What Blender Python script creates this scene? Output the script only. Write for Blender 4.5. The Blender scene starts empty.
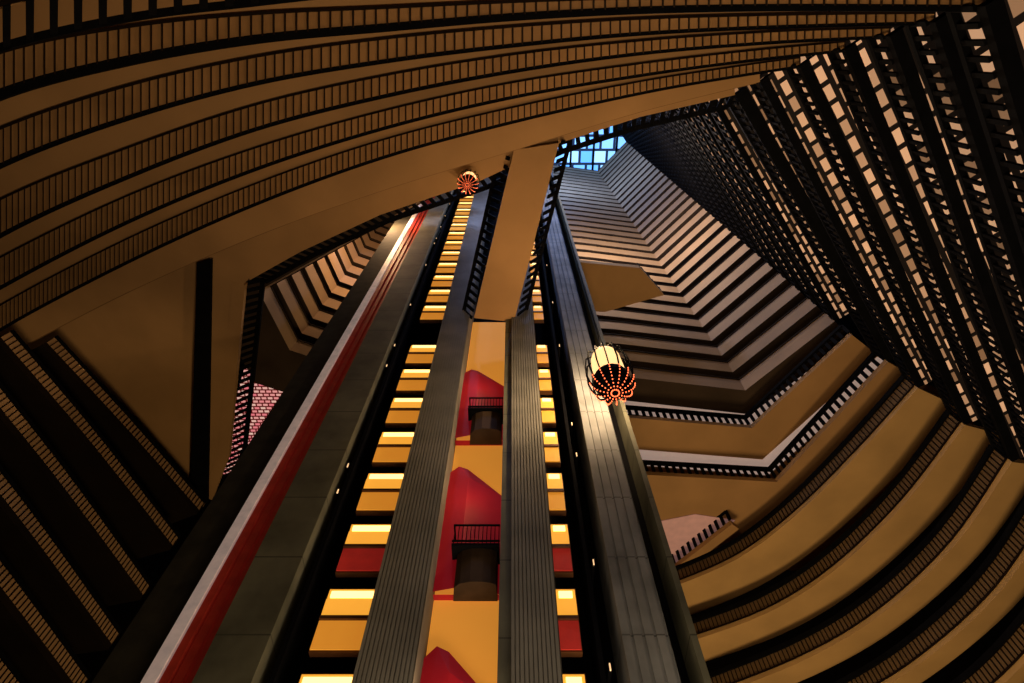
import bpy, math, random
from mathutils import Vector
random.seed(4)
scene=bpy.context.scene
F=600.0; PITCH=math.radians(63.6); SP,CP=math.sin(PITCH),math.cos(PITCH)
def P(px,py,Z):
    u=(px-512)/F; v=(341.5-py)/F
    z=SP+v*CP; y=CP-v*SP
    return Vector((u/z*Z,y/z*Z,Z))
cam=bpy.data.objects.new("camera",bpy.data.cameras.new("camera")); scene.collection.objects.link(cam)
cam.rotation_euler=(math.pi/2+PITCH,0,0); cam.data.lens=F/1024*36; cam.data.sensor_width=36; cam.data.clip_end=1000; cam.data.clip_start=0.05
scene.camera=cam
scene.view_settings.view_transform='Standard'
# ---------- materials
def mat(name,c,rough=.7,em=None,es=0,var=.25,scale=1.5,metal=0,spec=.3):
    m=bpy.data.materials.new(name); m.use_nodes=True; nt=m.node_tree; b=nt.nodes["Principled BSDF"]
    tc=nt.nodes.new("ShaderNodeTexCoord"); n=nt.nodes.new("ShaderNodeTexNoise"); n.inputs["Scale"].default_value=scale; n.inputs["Detail"].default_value=4
    nt.links.new(tc.outputs["Object"],n.inputs["Vector"])
    r=nt.nodes.new("ShaderNodeValToRGB"); r.color_ramp.elements[0].position=.3; r.color_ramp.elements[1].position=.7
    r.color_ramp.elements[0].color=tuple(x*(1-var) for x in c)+(1,); r.color_ramp.elements[1].color=tuple(min(1,x*(1+var)) for x in c)+(1,)
    nt.links.new(n.outputs["Fac"],r.inputs["Fac"]); nt.links.new(r.outputs["Color"],b.inputs["Base Color"])
    b.inputs["Roughness"].default_value=rough; b.inputs["Metallic"].default_value=metal; b.inputs["Specular IOR Level"].default_value=spec
    if em: b.inputs["Emission Color"].default_value=em+(1,); b.inputs["Emission Strength"].default_value=es
    return m
def brickmat(name,c1,mort,w,h,ms,em=0,bias=0,c2=None,rot=0):
    m=mat(name,c1); nt=m.node_tree; b=nt.nodes["Principled BSDF"]
    t=nt.nodes.new("ShaderNodeTexBrick"); t.inputs["Color1"].default_value=c1+(1,); t.inputs["Color2"].default_value=(c2 or tuple(x*.8 for x in c1))+(1,)
    t.inputs["Mortar"].default_value=mort+(1,); t.inputs["Scale"].default_value=1; t.inputs["Mortar Size"].default_value=ms
    t.inputs["Brick Width"].default_value=w; t.inputs["Row Height"].default_value=h; t.inputs["Bias"].default_value=bias
    tc=[n for n in nt.nodes if n.type=='TEX_COORD'][0]
    mp=nt.nodes.new("ShaderNodeMapping"); mp.inputs["Rotation"].default_value=(0,0,rot)
    nt.links.new(tc.outputs["Object"],mp.inputs[0]); nt.links.new(mp.outputs[0],t.inputs["Vector"]); nt.links.new(t.outputs["Color"],b.inputs["Base Color"])
    if em: nt.links.new(t.outputs["Color"],b.inputs["Emission Color"]); b.inputs["Emission Strength"].default_value=em
    return m
def panelmat(name,c):
    m=mat(name,c,scale=.6,var=.35); nt=m.node_tree; b=nt.nodes["Principled BSDF"]
    tc=[n for n in nt.nodes if n.type=='TEX_COORD'][0]
    s=nt.nodes.new("ShaderNodeSeparateXYZ"); nt.links.new(tc.outputs["Object"],s.inputs[0])
    a=nt.nodes.new("ShaderNodeMath"); a.operation='MULTIPLY'; a.inputs[1].default_value=1/3.05; nt.links.new(s.outputs[2],a.inputs[0])
    f=nt.nodes.new("ShaderNodeMath"); f.operation='FRACT'; nt.links.new(a.outputs[0],f.inputs[0])
    g=nt.nodes.new("ShaderNodeMath"); g.operation='LESS_THAN'; g.inputs[1].default_value=.018; nt.links.new(f.outputs[0],g.inputs[0])
    mx=nt.nodes.new("ShaderNodeMixRGB"); nt.links.new(g.outputs[0],mx.inputs[0])
    nt.links.new(b.inputs["Base Color"].links[0].from_socket,mx.inputs[1]); mx.inputs[2].default_value=tuple(x*.45 for x in c)+(1,)
    nt.links.new(mx.outputs[0],b.inputs["Base Color"]); return m
M={}
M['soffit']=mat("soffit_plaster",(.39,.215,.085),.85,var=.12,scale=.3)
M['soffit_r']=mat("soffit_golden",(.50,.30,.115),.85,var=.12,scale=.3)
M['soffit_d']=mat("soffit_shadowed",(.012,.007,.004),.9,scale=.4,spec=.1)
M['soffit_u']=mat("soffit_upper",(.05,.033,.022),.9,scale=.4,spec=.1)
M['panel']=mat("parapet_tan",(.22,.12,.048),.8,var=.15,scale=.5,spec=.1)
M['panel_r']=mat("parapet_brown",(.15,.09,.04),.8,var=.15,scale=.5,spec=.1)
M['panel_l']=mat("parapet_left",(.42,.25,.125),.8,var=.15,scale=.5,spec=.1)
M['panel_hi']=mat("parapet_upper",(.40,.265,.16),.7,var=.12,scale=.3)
M['black']=mat("black_metal",(.004,.004,.005),.8,spec=.03)
M['char']=mat("charcoal_panel",(.055,.035,.022),.7,spec=.1)
M['slat']=mat("dark_slat",(.013,.007,.004),.8,spec=.05)
M['conc']=panelmat("concrete_panel",(.12,.12,.085))
M['conc_l']=panelmat("concrete_light",(.20,.21,.225))
M['column']=mat("fluted_concrete",(.20,.195,.175),.8,scale=.5)
M['shaft']=mat("shaft_black",(.004,.004,.005),.9,spec=.03)
M['orange']=mat("orange_plaster_glow",(.85,.40,.08),.7,(1,.38,.045),.45,var=.06,scale=.4)  # emission adds to the light on the recess wall
M['red']=mat("red_plaster_glow",(.40,.010,.02),.6,(.8,.01,.03),.10,var=.15,scale=.6)  # slight emission stands in for light on the red plaster
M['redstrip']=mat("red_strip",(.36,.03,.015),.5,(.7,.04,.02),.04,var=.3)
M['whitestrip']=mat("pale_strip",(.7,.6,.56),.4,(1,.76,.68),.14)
M['green']=mat("dark_green_panel",(.03,.028,.018),.8,spec=.1)
M['win']=mat("lit_window_pane",(.5,.3,.05),.5,(1,.41,.04),.9,var=.1)
M['winlo']=mat("lit_window_lower",(.5,.3,.05),.5,(1,.34,.03),.52,var=.1)
M['winred']=mat("red_window_panel",(.4,.03,.02),.5,(.9,.04,.03),.16)
M['lamp']=mat("lamp_strip",(1,.8,.4),.5,(1,.62,.2),2.6)
M['wframe']=mat("bronze_frame",(.09,.035,.012),.5)
M['bulb']=mat("red_bulb",(1,.2,.1),.5,(1,.15,.05),3)
M['drum']=mat("lantern_glass",(1,.7,.4),.5,(1,.58,.24),1.6)
M['spark']=mat("small_lamp",(1,.7,.4),.5,(1,.6,.3),.9)
M['lit']=brickmat("painted_lit_patches",(.95,.56,.33),(.008,.005,.004),.95,.6,.13,.40,-.1,(.18,.09,.04),rot=-math.radians(53))  # patches of light painted as emissive bricks
M['ceil_glow']=mat("painted_ceiling_glow",(.8,.6,.5),.6,(1,.72,.6),.26,var=.1)  # lit corridor ceiling painted as an emissive strip
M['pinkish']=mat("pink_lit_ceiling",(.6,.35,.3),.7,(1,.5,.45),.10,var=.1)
M['pink']=brickmat("pink_lattice",(.9,.2,.25),(.12,.01,.01),.55,.35,.07,.7,0,(.9,.6,.5))
M['sky']=brickmat("skylight_glass",(.08,.36,1.0),(.01,.02,.05),3,3,.3,1.5,0,(.35,.65,1.0))
M['floor']=mat("lobby_floor",(.15,.09,.05),.5)
M['wall']=mat("dark_wall",(.008,.006,.005),.9,spec=.03)
# ---------- mesh helpers
def mesh(name,V,Fc,m,parent=None):
    me=bpy.data.meshes.new(name); me.from_pydata([tuple(v) for v in V],[],Fc); me.update()
    me.materials.append(m); o=bpy.data.objects.new(name,me); scene.collection.objects.link(o)
    if parent: o.parent=parent
    return o
def empty(name,loc,label,cat,group=None):
    o=bpy.data.objects.new(name,None); o.location=(0,0,0); scene.collection.objects.link(o)
    o["label"]=label; o["category"]=cat
    if group: o["group"]=group
    return o
def box(V,Fc,x0,x1,y0,y1,z0,z1):
    b=len(V); V+= [Vector(p) for p in [(x0,y0,z0),(x1,y0,z0),(x1,y1,z0),(x0,y1,z0),(x0,y0,z1),(x1,y0,z1),(x1,y1,z1),(x0,y1,z1)]]
    Fc+=[tuple(b+i for i in f) for f in [(0,3,2,1),(4,5,6,7),(0,1,5,4),(1,2,6,5),(2,3,7,6),(3,0,4,7)]]
def boxo(name,x0,x1,y0,y1,z0,z1,m,parent=None):
    V=[];Fc=[];box(V,Fc,x0,x1,y0,y1,z0,z1); return mesh(name,V,Fc,m,parent)
def catmull(pts,n):
    out=[];L=len(pts)
    for i in range(L-1):
        p0=pts[max(i-1,0)];p1=pts[i];p2=pts[i+1];p3=pts[min(i+2,L-1)]
        for k in range(n):
            t=k/n
            out.append(tuple(.5*((2*p1[j])+(-p0[j]+p2[j])*t+(2*p0[j]-5*p1[j]+4*p2[j]-p3[j])*t*t+(-p0[j]+3*p1[j]-3*p2[j]+p3[j])*t**3) for j in range(len(p1))))
    out.append(tuple(pts[-1])); return out
CEN=Vector((2,14,0))
def outn(pts,cen=CEN):
    N=[];L=len(pts)
    for i in range(L):
        def nn(a,b):
            d=(b-a); d.z=0; d.normalize(); return Vector((-d.y,d.x,0))
        a=nn(pts[max(i-1,0)],pts[max(i-1,0)+1]); b=nn(pts[min(i,L-2)],pts[min(i,L-2)+1])
        n=(a+b); n.normalize(); s=max(.45,n.dot(b)); N.append(n/s)
    mid=L//2
    c=pts[mid].copy(); c.z=0
    if (c-cen).dot(N[mid])<0: N=[-n for n in N]
    return N
def sweep(name,pts,N,prof,m,parent=None,caps=True):
    V=[];Fc=[];k=len(prof)
    for p,n in zip(pts,N):
        for o,z in prof: V.append(p+n*o+Vector((0,0,z)))
    for i in range(len(pts)-1):
        for j in range(k):
            a=i*k+j;b=i*k+(j+1)%k; Fc.append((a,b,b+k,a+k))
    if caps: Fc.append(tuple(range(k))); Fc.append(tuple((len(pts)-1)*k+j for j in range(k)))
    return mesh(name,V,Fc,m,parent)
def resample(B,T,step):
    d=[0]
    for i in range(1,len(B)): d.append(d[-1]+(B[i]-B[i-1]).length)
    n=max(2,int(d[-1]/step)); oB=[];oT=[];j=0
    for k in range(n+1):
        s=d[-1]*k/n
        while j<len(d)-2 and d[j+1]<s: j+=1
        t=(s-d[j])/max(1e-6,d[j+1]-d[j]); oB.append(B[j].lerp(B[j+1],t)); oT.append(T[j].lerp(T[j+1],t))
    return oB,oT
def bars(name,B,T,step,w,dp,m,parent,inn=0.0):
    b,t=resample(B,T,step); V=[];Fc=[]
    for i in range(len(b)):
        tg=(b[min(i+1,len(b)-1)]-b[max(i-1,0)]); tg.normalize(); up=(t[i]-b[i]).normalized(); n=tg.cross(up); n.normalize()
        if n.dot(-(b[i]))<0: n=-n
        s=len(V); ww=w/2
        for q in (b[i],t[i]):
            for a,c in ((-1,0),(1,0),(1,1),(-1,1)):
                V.append(q+tg*ww*a+n*(inn+dp*c))
        Fc+=[tuple(s+k for k in f) for f in [(0,3,2,1),(4,5,6,7),(0,1,5,4),(1,2,6,5),(2,3,7,6),(3,0,4,7)]]
    return mesh(name,V,Fc,m,parent)
def strip(name,B,T,th,m,parent):
    V=[];Fc=[]
    for i in range(len(B)):
        tg=(B[min(i+1,len(B)-1)]-B[max(i-1,0)]).normalized(); n=tg.cross((T[i]-B[i]).normalized()).normalized()
        if n.dot(-B[i])<0: n=-n
        V+=[B[i],T[i],T[i]-n*th,B[i]-n*th]
    for i in range(len(B)-1):
        for j in range(4):
            a=i*4+j;b=i*4+(j+1)%4; Fc.append((a,b,b+4,a+4))
    return mesh(name,V,Fc,m,parent)
def gallery(B,Z,label,group,depth,kind,lean=0,T=None,ms='soffit',mp='panel',step=.45,railh=1.05,th=.4,rs=.12,bw=.07,cen=CEN,name="balcony",rm='black',ceil=None,edge=0):
    e=empty(name,B[0],label,"balcony",group)
    N=outn(B,cen)
    if T is None: T=[p-n*lean+Vector((0,0,th+railh)) for p,n in zip(B,N)]; Bb=[p+Vector((0,0,th)) for p in B]
    else: Bb=B
    sweep("slab",B,N,[(0,0),(depth,0),(depth,th),(0,th)],M[ms],e)
    if ceil: sweep("ceiling_glow_strip",B,N,[(ceil[1],-.04),(ceil[2],-.04),(ceil[2],-.003),(ceil[1],-.003)],M[ceil[0]],e)  # ceiling light painted on as a glowing strip, no fixture
    if edge: sweep("edge_strip",Bb,N,[(-edge,-edge),(edge*.6,-edge),(edge*.6,edge*.2),(-edge,edge*.2)],M['slat'],e)
    if kind=='ribbed':
        strip("parapet",Bb,T,.08,M[mp],e); bars("slat",Bb,T,step,bw,.05,M['slat'],e)["kind"]="stuff"
    elif kind=='solid':
        strip("parapet",B,T,.1,M[mp],e)
    else:
        bars("baluster",Bb,T,step,bw,.08,M['black'],e)["kind"]="stuff"
    sweep("handrail",T,N,[(-rs,-rs),(rs,-rs),(rs,rs),(-rs,rs)],M[rm],e)
    return e
def img(pts,Z,smooth=0):
    if smooth: pts=catmull(pts,smooth)
    return [P(a,b,Z) for a,b in pts]
def dens(pts,n=6):
    o=[]
    for a,b in zip(pts[:-1],pts[1:]):
        for k in range(n): o.append(tuple(a[j]+(b[j]-a[j])*k/n for j in range(len(a))))
    o.append(pts[-1]); return o
# ---------- near overhanging curved balconies
near=[
 ([100,48,18,2,-12,-24,-30,-34,-36],[50,44,36,30,26,20,16,13,10],15,'open',[-120,0,128,256,384,512,640,768,960]),
 ([150,94,60,38,26,15,8,5,6],[46,42,34,25,19,14,11,9,8],18,'ribbed',[-120,0,128,256,384,512,640,790,985]),
 ([232,166,118,83,61,45,33,26,22],[44,38,33,27,23,19,15,12,10],21,'ribbed',[-120,0,128,256,384,512,640,780,935]),
 ([312,236,177,129,96,71,53,42,36],[42,37,30,25,21,17,13,11,9],24,'ribbed',[-120,0,128,256,384,512,640,770,890]),
 ([360,288,222,169,128,97,75,60,50],[34,31,27,22,18,15,12,10,9],27,'ribbed',[-120,0,128,256,384,512,640,750,845]),
 ([386,330,262,204,157,122,93,76,66],[26,25,24,21,18,15,12,10,9],30,'ribbed',[-80,0,128,256,384,512,640,735,800]),
]
for ys,ws,Z,kind,xx in near:
    R=catmull(list(zip(xx,ys)),8); S=catmull([(x,y-w) for x,y,w in zip(xx,ys,ws)],8)
    B=[P(a,b,Z) for a,b in S]; T=[P(a,b,Z+1.0) for a,b in R]
    gallery(B,Z,"curved tan balcony edge with ribbed parapet and dark handrail overhead" if kind=='ribbed' else "dark open balcony railing curving overhead","overhanging curved balconies",7,'ribbed' if kind=='ribbed' else 'open',T=T,step=.3 if kind=='ribbed' else .55,rs=.15 if Z==18 else .085,bw=.055 if kind=='ribbed' else .2,edge=.05,cen=Vector((0,60,0)))
S=catmull([(25,345),(128,292),(256,236),(384,190),(512,151),(640,112),(760,82)],8)
B=[P(a,b,33) for a,b in S]
gallery(B,33,"smooth tan balcony underside with curved edge overhead","overhanging curved balconies",7,'ribbed',lean=.0,step=.45,cen=Vector((0,60,0)))
# ---------- ring at 36
L0=dict(depth=7,kind='open',railh=1.1,step=.55,bw=.26,rs=.14)
g="bridge level ring galleries"
gallery(img(dens([(250,280),(300,252),(380,215),(480,181),(560,143),(640,117),(735,95)]),36),36,"tan gallery with black picket railing around the atrium opening",g,lean=.75,cen=Vector((2,60,0)),**L0)
gallery(img(dens([(735,95),(888,362)],12),36),36,"gallery with black picket railing and dark fascia beam",g,**{**L0,'depth':4,'lean':.1},ms='black',ceil=('lit',.7,3.2))
gallery(img(dens([(888,362),(777,482),(560,470)],10),36),36,"gallery with black picket railing and wide tan underside",g,**{**L0,'depth':9})
lg=gallery(img(dens([(212,500),(229,456),(234,400),(245,285)],6),36),36,"gallery with black picket railing over broad tan ceiling",g,lean=.6,**{**L0,'depth':.8},cen=Vector((10,20,0)))
def prism(name,q,t,m,parent):
    n=len(q);V=q+[p+Vector((0,0,t)) for p in q]
    return mesh(name,V,[tuple(range(n)),tuple(range(2*n-1,n-1,-1))]+[(i,(i+1)%n,(i+1)%n+n,i+n) for i in range(n)],m,parent)
prism("corner_slab",img([(203,507),(226,458),(231,400),(243,285),(262,262),(240,235),(20,300),(-60,360),(150,500)],36.02),.35,M['soffit'],lg)
e=empty("recess_strip",None,"dark strip reading as a recess in the tan ceiling","beam")
prism("recess_body",img([(199,262),(213,258),(209,500),(192,507)],35.9),-.3,M['black'],e)  # black strip stands for the dark of a recess
# ring at 39
gallery(img(dens([(852,335),(752,428),(560,412)],10),39),39,"gallery with black picket railing above the bridge level",g,**{**L0,'depth':6},ceil=('ceil_glow',2.9,4.4))
pg=gallery(img(dens([(732,524),(660,580)],6),34.6),34.6,"short gallery with black pickets under pink lit ceiling",g,**{**L0,'depth':.8})
prism("pink_glow_panel",img([(655,522),(695,514),(735,520),(665,574),(650,574)],35.95),-.05,M['pinkish'],pg)  # added panel: pink light on the ceiling given as a faint glow
# ---------- lower levels: side galleries
right=[((760,82),(918,388),33),((800,66),(965,425),30),((845,50),(1012,462),27),((890,36),(1060,505),24),((935,22),(1110,550),21),((985,6),(1160,600),18)]
for a,b,Z in right:
    gallery(img(dens([a,b],14),Z),Z,"dark picket railing gallery with painted glowing ceiling patches behind","straight picket galleries",4,'open',ms='black',ceil=('lit',.45,3.4),th=.34,step=.5,bw=.17,rs=.11,railh=1.0)
fr=[([(918,388),(860,452),(795,516),(735,560),(660,592)],33,3.6),
([(965,425),(905,503),(835,570),(765,614),(670,648)],30,2.7),
([(1012,462),(955,545),(880,615),(800,662),(690,705)],27,1.9),
([(1060,505),(1000,592),(925,660),(850,706),(750,750)],24,1.5),
([(1110,550),(1050,635),(985,700),(900,755)],21,1.2),
([(1160,600),(1100,690),(1040,745),(960,800)],18,1.0)]
for c,Z,dp in fr:
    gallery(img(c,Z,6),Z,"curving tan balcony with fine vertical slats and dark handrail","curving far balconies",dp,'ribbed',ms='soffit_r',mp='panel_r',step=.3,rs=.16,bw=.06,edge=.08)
lf=[([(42,345),(120,428),(197,514)],33),([(-5,340),(82,440),(170,550)],30),([(-40,370),(50,480),(140,600)],27),([(-80,410),(15,525),(108,650)],24),([(-120,460),(-20,575),(75,698)],21),([(-160,510),(-60,630),(40,750)],18)]
for c,Z in lf:
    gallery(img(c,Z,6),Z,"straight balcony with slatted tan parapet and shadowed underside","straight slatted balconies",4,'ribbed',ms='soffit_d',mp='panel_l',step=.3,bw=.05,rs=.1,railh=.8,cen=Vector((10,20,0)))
# ---------- upper atrium
PR=[Vector((12.4,2.6,0)),Vector((24.8,19.1,0))]
PF=[Vector((24.8,19.1,0)),Vector((19.0,25.3,0)),Vector((9.7,24.1,0)),Vector((3,23.5,0))]
PL=[Vector((-5,9.1,0)),Vector((-19,16.6,0)),Vector((-17.5,21.6,0)),Vector((-9,25,0))]
Z=42.0; first=True
while Z<134:
    up=lambda L,n=1:[p+Vector((0,0,Z)) for p in L]
    d=[PR[0].lerp(PR[1],t/10)+Vector((0,0,Z)) for t in range(11)]
    gallery(d,Z,"dark picket gallery high in the atrium","upper picket galleries",4,'open',ms='black',ceil=('lit',.4,3.4),th=.3,step=.65,bw=.24,rs=.1,railh=1.0,name="upper_gallery")
    gallery(up(PF),Z,"pale parapet band high in the atrium","upper banded balconies",4,'solid',ms='soffit_u',mp='panel_hi',rs=.07,railh=.98,name="upper_balcony",lean=.2,rm='slat',ceil=('ceil_glow',2.2,3.4) if first else None)
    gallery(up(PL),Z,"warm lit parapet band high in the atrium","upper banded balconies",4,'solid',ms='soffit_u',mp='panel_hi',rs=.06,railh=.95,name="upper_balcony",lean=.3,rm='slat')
    Z+=3.05; first=False
# skylight
sk=empty("skylight",None,"blue daylit glass skylight with dark grid at atrium top","skylight")
boxo("glazing",-22,28,0,28,137.5,137.7,M['sky'],sk)
for i in range(11):
    boxo("mullion",-22+5*i-.2,-22+5*i+.2,0,28,136.9,137.5,M['black'],sk)
# ---------- elevator tower
ZB,ZT=-1.6,136.9
tw=empty("elevator_tower",None,"tall elevator tower with fluted concrete columns and black shafts","elevator tower")
def fluted(name,x0,x1,y0,y1,nf,m):
    pts=[];w=(x1-x0);pw=w/nf
    for i in range(nf):
        a=x0+i*pw
        pts+=[(a,y0),(a+pw*.72,y0),(a+pw*.76,y0+.06),(a+pw*.96,y0+.06)]
    pts+=[(x1,y0),(x1,y1),(x0,y1)]
    n=len(pts);V=[Vector((x,y,z)) for z in (ZB,ZT) for x,y in pts]
    Fc=[(i,(i+1)%n,(i+1)%n+n,i+n) for i in range(n)]
    return mesh(name,V,Fc,m,tw)
fluted("column",-4.46,-2.76,15.9,17.9,13,M['column'])
fluted("column",-.02,1.42,15.9,17.9,11,M['column'])
boxo("column_side",-.42,-.02,16.05,17.9,ZB,ZT,M['conc'],tw)
boxo("core_wall",-11.6,4.9,17.9,22,ZB,ZT,M['shaft'],tw)
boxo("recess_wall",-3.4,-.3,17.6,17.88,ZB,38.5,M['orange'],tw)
boxo("concrete_fin",-8.9,-7.25,15.9,17.88,ZB,ZT,M['conc'],tw)
fluted("concrete_fin",3.3,4.7,15.9,17.88,4,M['conc_l'])
boxo("dark_fin",-11.9,-10.45,16.2,18.5,ZB,ZT,M['green'],tw)
boxo("pale_strip",-10.42,-10.02,16.05,17.88,ZB,ZT,M['whitestrip'],tw)
V=[];Fc=[]
for i in range(3): box(V,Fc,-9.95+i*.34,-9.95+i*.34+.26,16.1+.08*i,17.88,ZB,ZT)
mesh("red_strip",V,Fc,M['redstrip'],tw)
boxo("edge_trim",5.35,5.55,15.9,22,ZB,ZT,M['conc'],tw)
boxo("shaft_rail",4.7,5.35,17.2,22,ZB,ZT,M['shaft'],tw)
boxo("shaft_rail",-6.95,-6.8,16.3,17.88,ZB,ZT,M['black'],tw)
boxo("shaft_rail",2.55,2.7,16.3,17.88,ZB,ZT,M['black'],tw)
def window(x0,x1,top,red):
    e=empty("lit_window",None,"amber lit window with bronze transom"+(" and red lower panel" if red else "")+" in the elevator shaft","window","amber shaft windows")
    h=2.25; y=16.35
    boxo("frame",x0-.03,x1+.03,y+.06,y+.3,top-h-.05,top+.05,M['wframe'],e)
    boxo("upper_pane",x0,x1,y,y+.05,top-1.1,top-.42,M['win'],e)
    boxo("lamp",x0+.1,x1-.1,y-.02,y+.04,top-.36,top-.12,M['lamp'],e)
    boxo("lamp_recess",x0,x1,y+.045,y+.055,top-.42,top,M['win'],e)
    boxo("lower_pane",x0,x1,y,y+.05,top-h,top-1.25,M['winred'] if red else M['winlo'],e)
    boxo("transom",x0,x1,y-.08,y+.05,top-1.24,top-1.11,M['wframe'],e)
n=-2
while True:
    top=11.3+3.03*n
    if top>128: break
    if n not in(8,):
        window(-6.1,-4.5,top,n==2); window(1.45,2.1,top,n in(1,2))
    n+=1
for i in range(30):
    for x in(-7.05,2.85):
        z=8+i*2.6+random.uniform(-.9,.9)
        if random.random()<.45: continue
        e=empty("shaft_lamp",None,"tiny warm lamp on the black elevator shaft","lamp","tiny shaft lamps")
        boxo("lamp_body",x-.05,x+.05,16.25,17.9,z,z+.12,M['black'],e)
        boxo("bulb",x-.02,x+.02,16.2,16.25,z-.05,z+.17,M['spark'],e)
# alcoves and balconies in recess
for i in range(-1,4):
    dz=9.1*i
    if 22+dz>38: continue
    e=empty("red_alcove",None,"red peaked alcove form on the orange recess wall","alcove","red peaked alcoves")
    zb=14.9+dz
    out=[(-3.35,zb),(-3.35,19.3+dz),(-3.1,20.6+dz),(-2.75,21.6+dz),(-2.4,22.0+dz),(-2.0,21.8+dz),(-1.2,20.9+dz),(-.42,20.0+dz),(-.42,zb)]
    V=[Vector((x,17.59,z)) for x,z in out]+[Vector((x,17.25,z-.05)) for x,z in out]; m_=len(out)
    V+=[Vector((-1.9,16.95,zb)),Vector((-1.9,17.0,20.9+dz))]
    Fc=[(j,(j+1)%m_,(j+1)%m_+m_,j+m_) for j in range(m_)]
    Fc+=[(m_+j,m_+j+1,2*m_+1) for j in range(1,m_-2)]+[(m_,m_+1,2*m_+1,2*m_),(2*m_,2*m_+1,2*m_-2,2*m_-1)]
    mesh("alcove_body",V,Fc,M['red'],e)
    e=empty("small_balcony",None,"small dark balcony with black metal rail in the orange recess","balcony","small recess balconies")
    zz=14.7+dz
    # rounded-front box
    xs_=[-2.05,-2.0,-1.8,-1.45,-1.05,-.75,-.55,-.5]; ys_=[17.4,16.75,16.55,16.45,16.45,16.5,16.6,17.4]
    n_=len(xs_); V=[Vector((x,y,z)) for z in (zz,zz+1.5) for x,y in zip(xs_,ys_)]
    mesh("balcony_box",V,[tuple(range(n_)),tuple(range(2*n_-1,n_-1,-1))]+[(j,(j+1)%n_,(j+1)%n_+n_,j+n_) for j in range(n_)],M['char'],e)
    boxo("floor_ledge",-2.2,-.45,16.3,17.5,zz+1.5,zz+1.62,M['black'],e)
    V=[];Fc=[]
    for j in range(12):
        x=-2.15+j*.15; box(V,Fc,x,x+.03,16.3,16.33,zz+1.62,zz+2.5)
    for zq in (2.5,1.7): box(V,Fc,-2.2,-.45,16.28,16.34,zz+zq,zz+zq+.06)
    box(V,Fc,-2.2,-2.14,16.3,17.3,zz+2.5,zz+2.56)
    mesh("railing",V,Fc,M['black'],e)
# ---------- bridge
br=empty("footbridge",None,"tan footbridge with black picket railings joining the tower","bridge")
prism("deck",img([(474,318),(514,322),(559,143),(514,150)],35.6),.38,M['soffit'],br)
for (a,b,s) in (((474,318),(514,150),-1),((514,322),(559,143),1)):
    Bq=img(dens([a,b],10),35.6); Tq=[p+Vector((s*.75,0,1.3)) for p in Bq]; Bq=[p+Vector((s*.1,0,.05)) for p in Bq]
    bars("baluster",Bq,Tq,.5,.22,.08,M['black'],br)["kind"]="stuff"
    sweep("handrail",Tq,outn(Tq),[(-.12,-.12),(.12,-.12),(.12,.12),(-.12,.12)],M['black'],br)
lp=empty("landing_platform",None,"tan landing platform projecting from the tower side","platform")
prism("deck",img([(577,262),(640,268),(664,295),(605,312),(590,311)],50),.7,M['soffit'],lp)
Bq=img(dens([(590,311),(605,312),(664,295),(640,268)],6),50.7);Tq=[p+Vector((0,0,1.1)) for p in Bq]
bars("baluster",Bq,Tq,.5,.15,.08,M['black'],lp)["kind"]="stuff"
boxo("support_beam",5.3,8,18,19,50.2,50.9,M['soffit'],lp)
pk=empty("lattice_screen",None,"pink glowing lattice panel beyond the gallery railing","screen")
prism("lattice_panel",img([(246,362),(285,385),(275,470),(215,475)],46),.1,M['pink'],pk)
# ---------- chandeliers
def chandelier(c,R,label,ctop):
    e=empty("chandelier",None,label,"chandelier","hanging lantern chandeliers")
    cx,cy,cz=c
    def lathe(name,prof,m,seg=24):
        V=[];Fc=[]
        for r,z in prof:
            for i in range(seg): a=2*math.pi*i/seg; V.append(Vector((cx+r*R*math.cos(a),cy+r*R*math.sin(a),cz+z*R)))
        for j in range(len(prof)-1):
            for i in range(seg): Fc.append((j*seg+i,j*seg+(i+1)%seg,(j+1)*seg+(i+1)%seg,(j+1)*seg+i))
        return mesh(name,V,Fc,m,e)
    lathe("lantern_shade",[(0.01,.25),(.7,.3),(.78,1.0),(.74,2.2),(.66,2.5),(.01,2.55)],M['drum'])
    lathe("lower_bowl",[(.02,-.95),(.4,-.85),(.72,-.55),(.88,-.1),(.85,.3),(.0,.35)],M['black'])
    lathe("top_cap",[(.01,2.55),(.5,2.58),(.3,2.9),(.02,3.0)],M['black'])
    boxo("cable",cx-.02,cx+.02,cy-.02,cy+.02,cz+2.9*R,ctop,M['black'],e)
    for i in range(14):
        a=2*math.pi*i/14; pr=[(.05,-1.0),(.5,-.88),(.86,-.5),(1.02,0),(1.1,.6),(1.06,1.5),(.95,2.3),(.5,2.7)]
        V=[];Fc=[]
        for r,z in pr:
            for dx in(-.03,.03):
                for dr in(0,.07):
                    rr=(r+dr)*R; V.append(Vector((cx+rr*math.cos(a)-dx*R*math.sin(a),cy+rr*math.sin(a)+dx*R*math.cos(a),cz+z*R)))
        for j in range(len(pr)-1):
            b=j*4
            for p_,q_ in ((0,1),(1,3),(3,2),(2,0)): Fc.append((b+p_,b+q_,b+q_+4,b+p_+4))
        mesh("rib",V,Fc,M['black'],e)
        V=[];Fc=[]
        for s in range(9):
            t=(s+.5)/9*math.pi/2; r=(.98*math.sin(t)+.1)*R; z=cz-(.98*math.cos(t)+.04)*R
            x=cx+r*math.cos(a);y=cy+r*math.sin(a);h=.022*R; box(V,Fc,x-h,x+h,y-h,y+h,z-h,z+h)
        mesh("bulb_string",V,Fc,M['bulb'],e)["kind"]="stuff"
    return e
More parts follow.
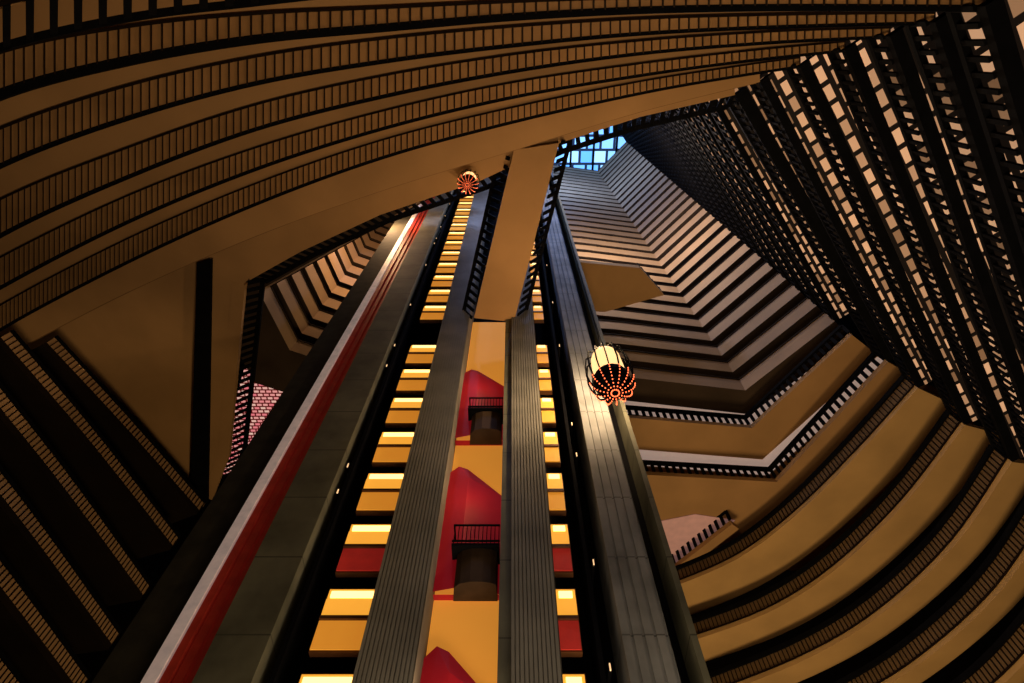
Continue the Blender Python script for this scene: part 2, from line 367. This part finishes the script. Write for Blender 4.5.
p=P(612,382,1); p=p*(13/p.y); chandelier((p.x,p.y,p.z),.9,"round lantern chandelier with glowing cream drum and red bulbs",136.9)
LC=(p.x,p.y,p.z+3.2)
p=P(468,183,34); chandelier((p.x,p.y,p.z),.55,"small lantern chandelier with red bulbs beneath the ring gallery",136.9)
# ---------- shell
def st(o): o["kind"]="structure"; return o
st(boxo("floor",-60,60,-40,70,-1.9,-1.6,M['floor']))
st(boxo("wall_north",-60,60,62,62.5,-1.6,150,M['wall'])); st(boxo("wall_south",-60,60,-40.5,-40,-1.6,150,M['wall']))
st(boxo("wall_west",-60.5,-60,-40,62,-1.6,150,M['wall'])); st(boxo("wall_east",60,60.5,-40,62,-1.6,150,M['wall']))
st(boxo("ceiling",-60,60,-40,62,150,150.5,M['wall']))
# ---------- lights
w=bpy.data.worlds.new("world"); scene.world=w; w.use_nodes=True; w.node_tree.nodes["Background"].inputs[0].default_value=(.5,.35,.25,1); w.node_tree.nodes["Background"].inputs[1].default_value=.01
def area(loc,size,e,c,rot=(math.pi,0,0)):  # added unseen fill from below to brighten the soffits
    l=bpy.data.lights.new("added_uplight",'AREA'); l.size=size; l.energy=e; l.color=c
    o=bpy.data.objects.new("added_uplight",l); o.location=loc; o.rotation_euler=rot; scene.collection.objects.link(o)
def point(loc,e,c,r=.3):
    l=bpy.data.lights.new("lamp",'POINT'); l.energy=e; l.color=c; l.shadow_soft_size=r
    o=bpy.data.objects.new("lamp",l); o.location=loc; scene.collection.objects.link(o)
area((-3,14,-1),8,900,(1,.70,.38))
area((6,32,-1),8,4800,(1,.70,.35))
area((4,13,-1),8,2100,(1,.76,.48))
point(LC,2300,(1,.66,.34),.4)
for z in(10.5,19.5,28.5): point((-1.6,16.0,z),32,(1,.62,.26))
point((8,12,112),15000,(.3,.5,1),2)  # added blue light under the skylight, tints the top bands
point((12,14,70),9500,(1,.78,.6),2)
point((-12,15,58),3500,(1,.6,.3),1)
point((-6,5,60),6500,(.35,.5,1),1)  # added blue light for the tint on the tower front
point((6,6,62),2800,(.5,.6,1),1)  # another added blue light for the tower and bands
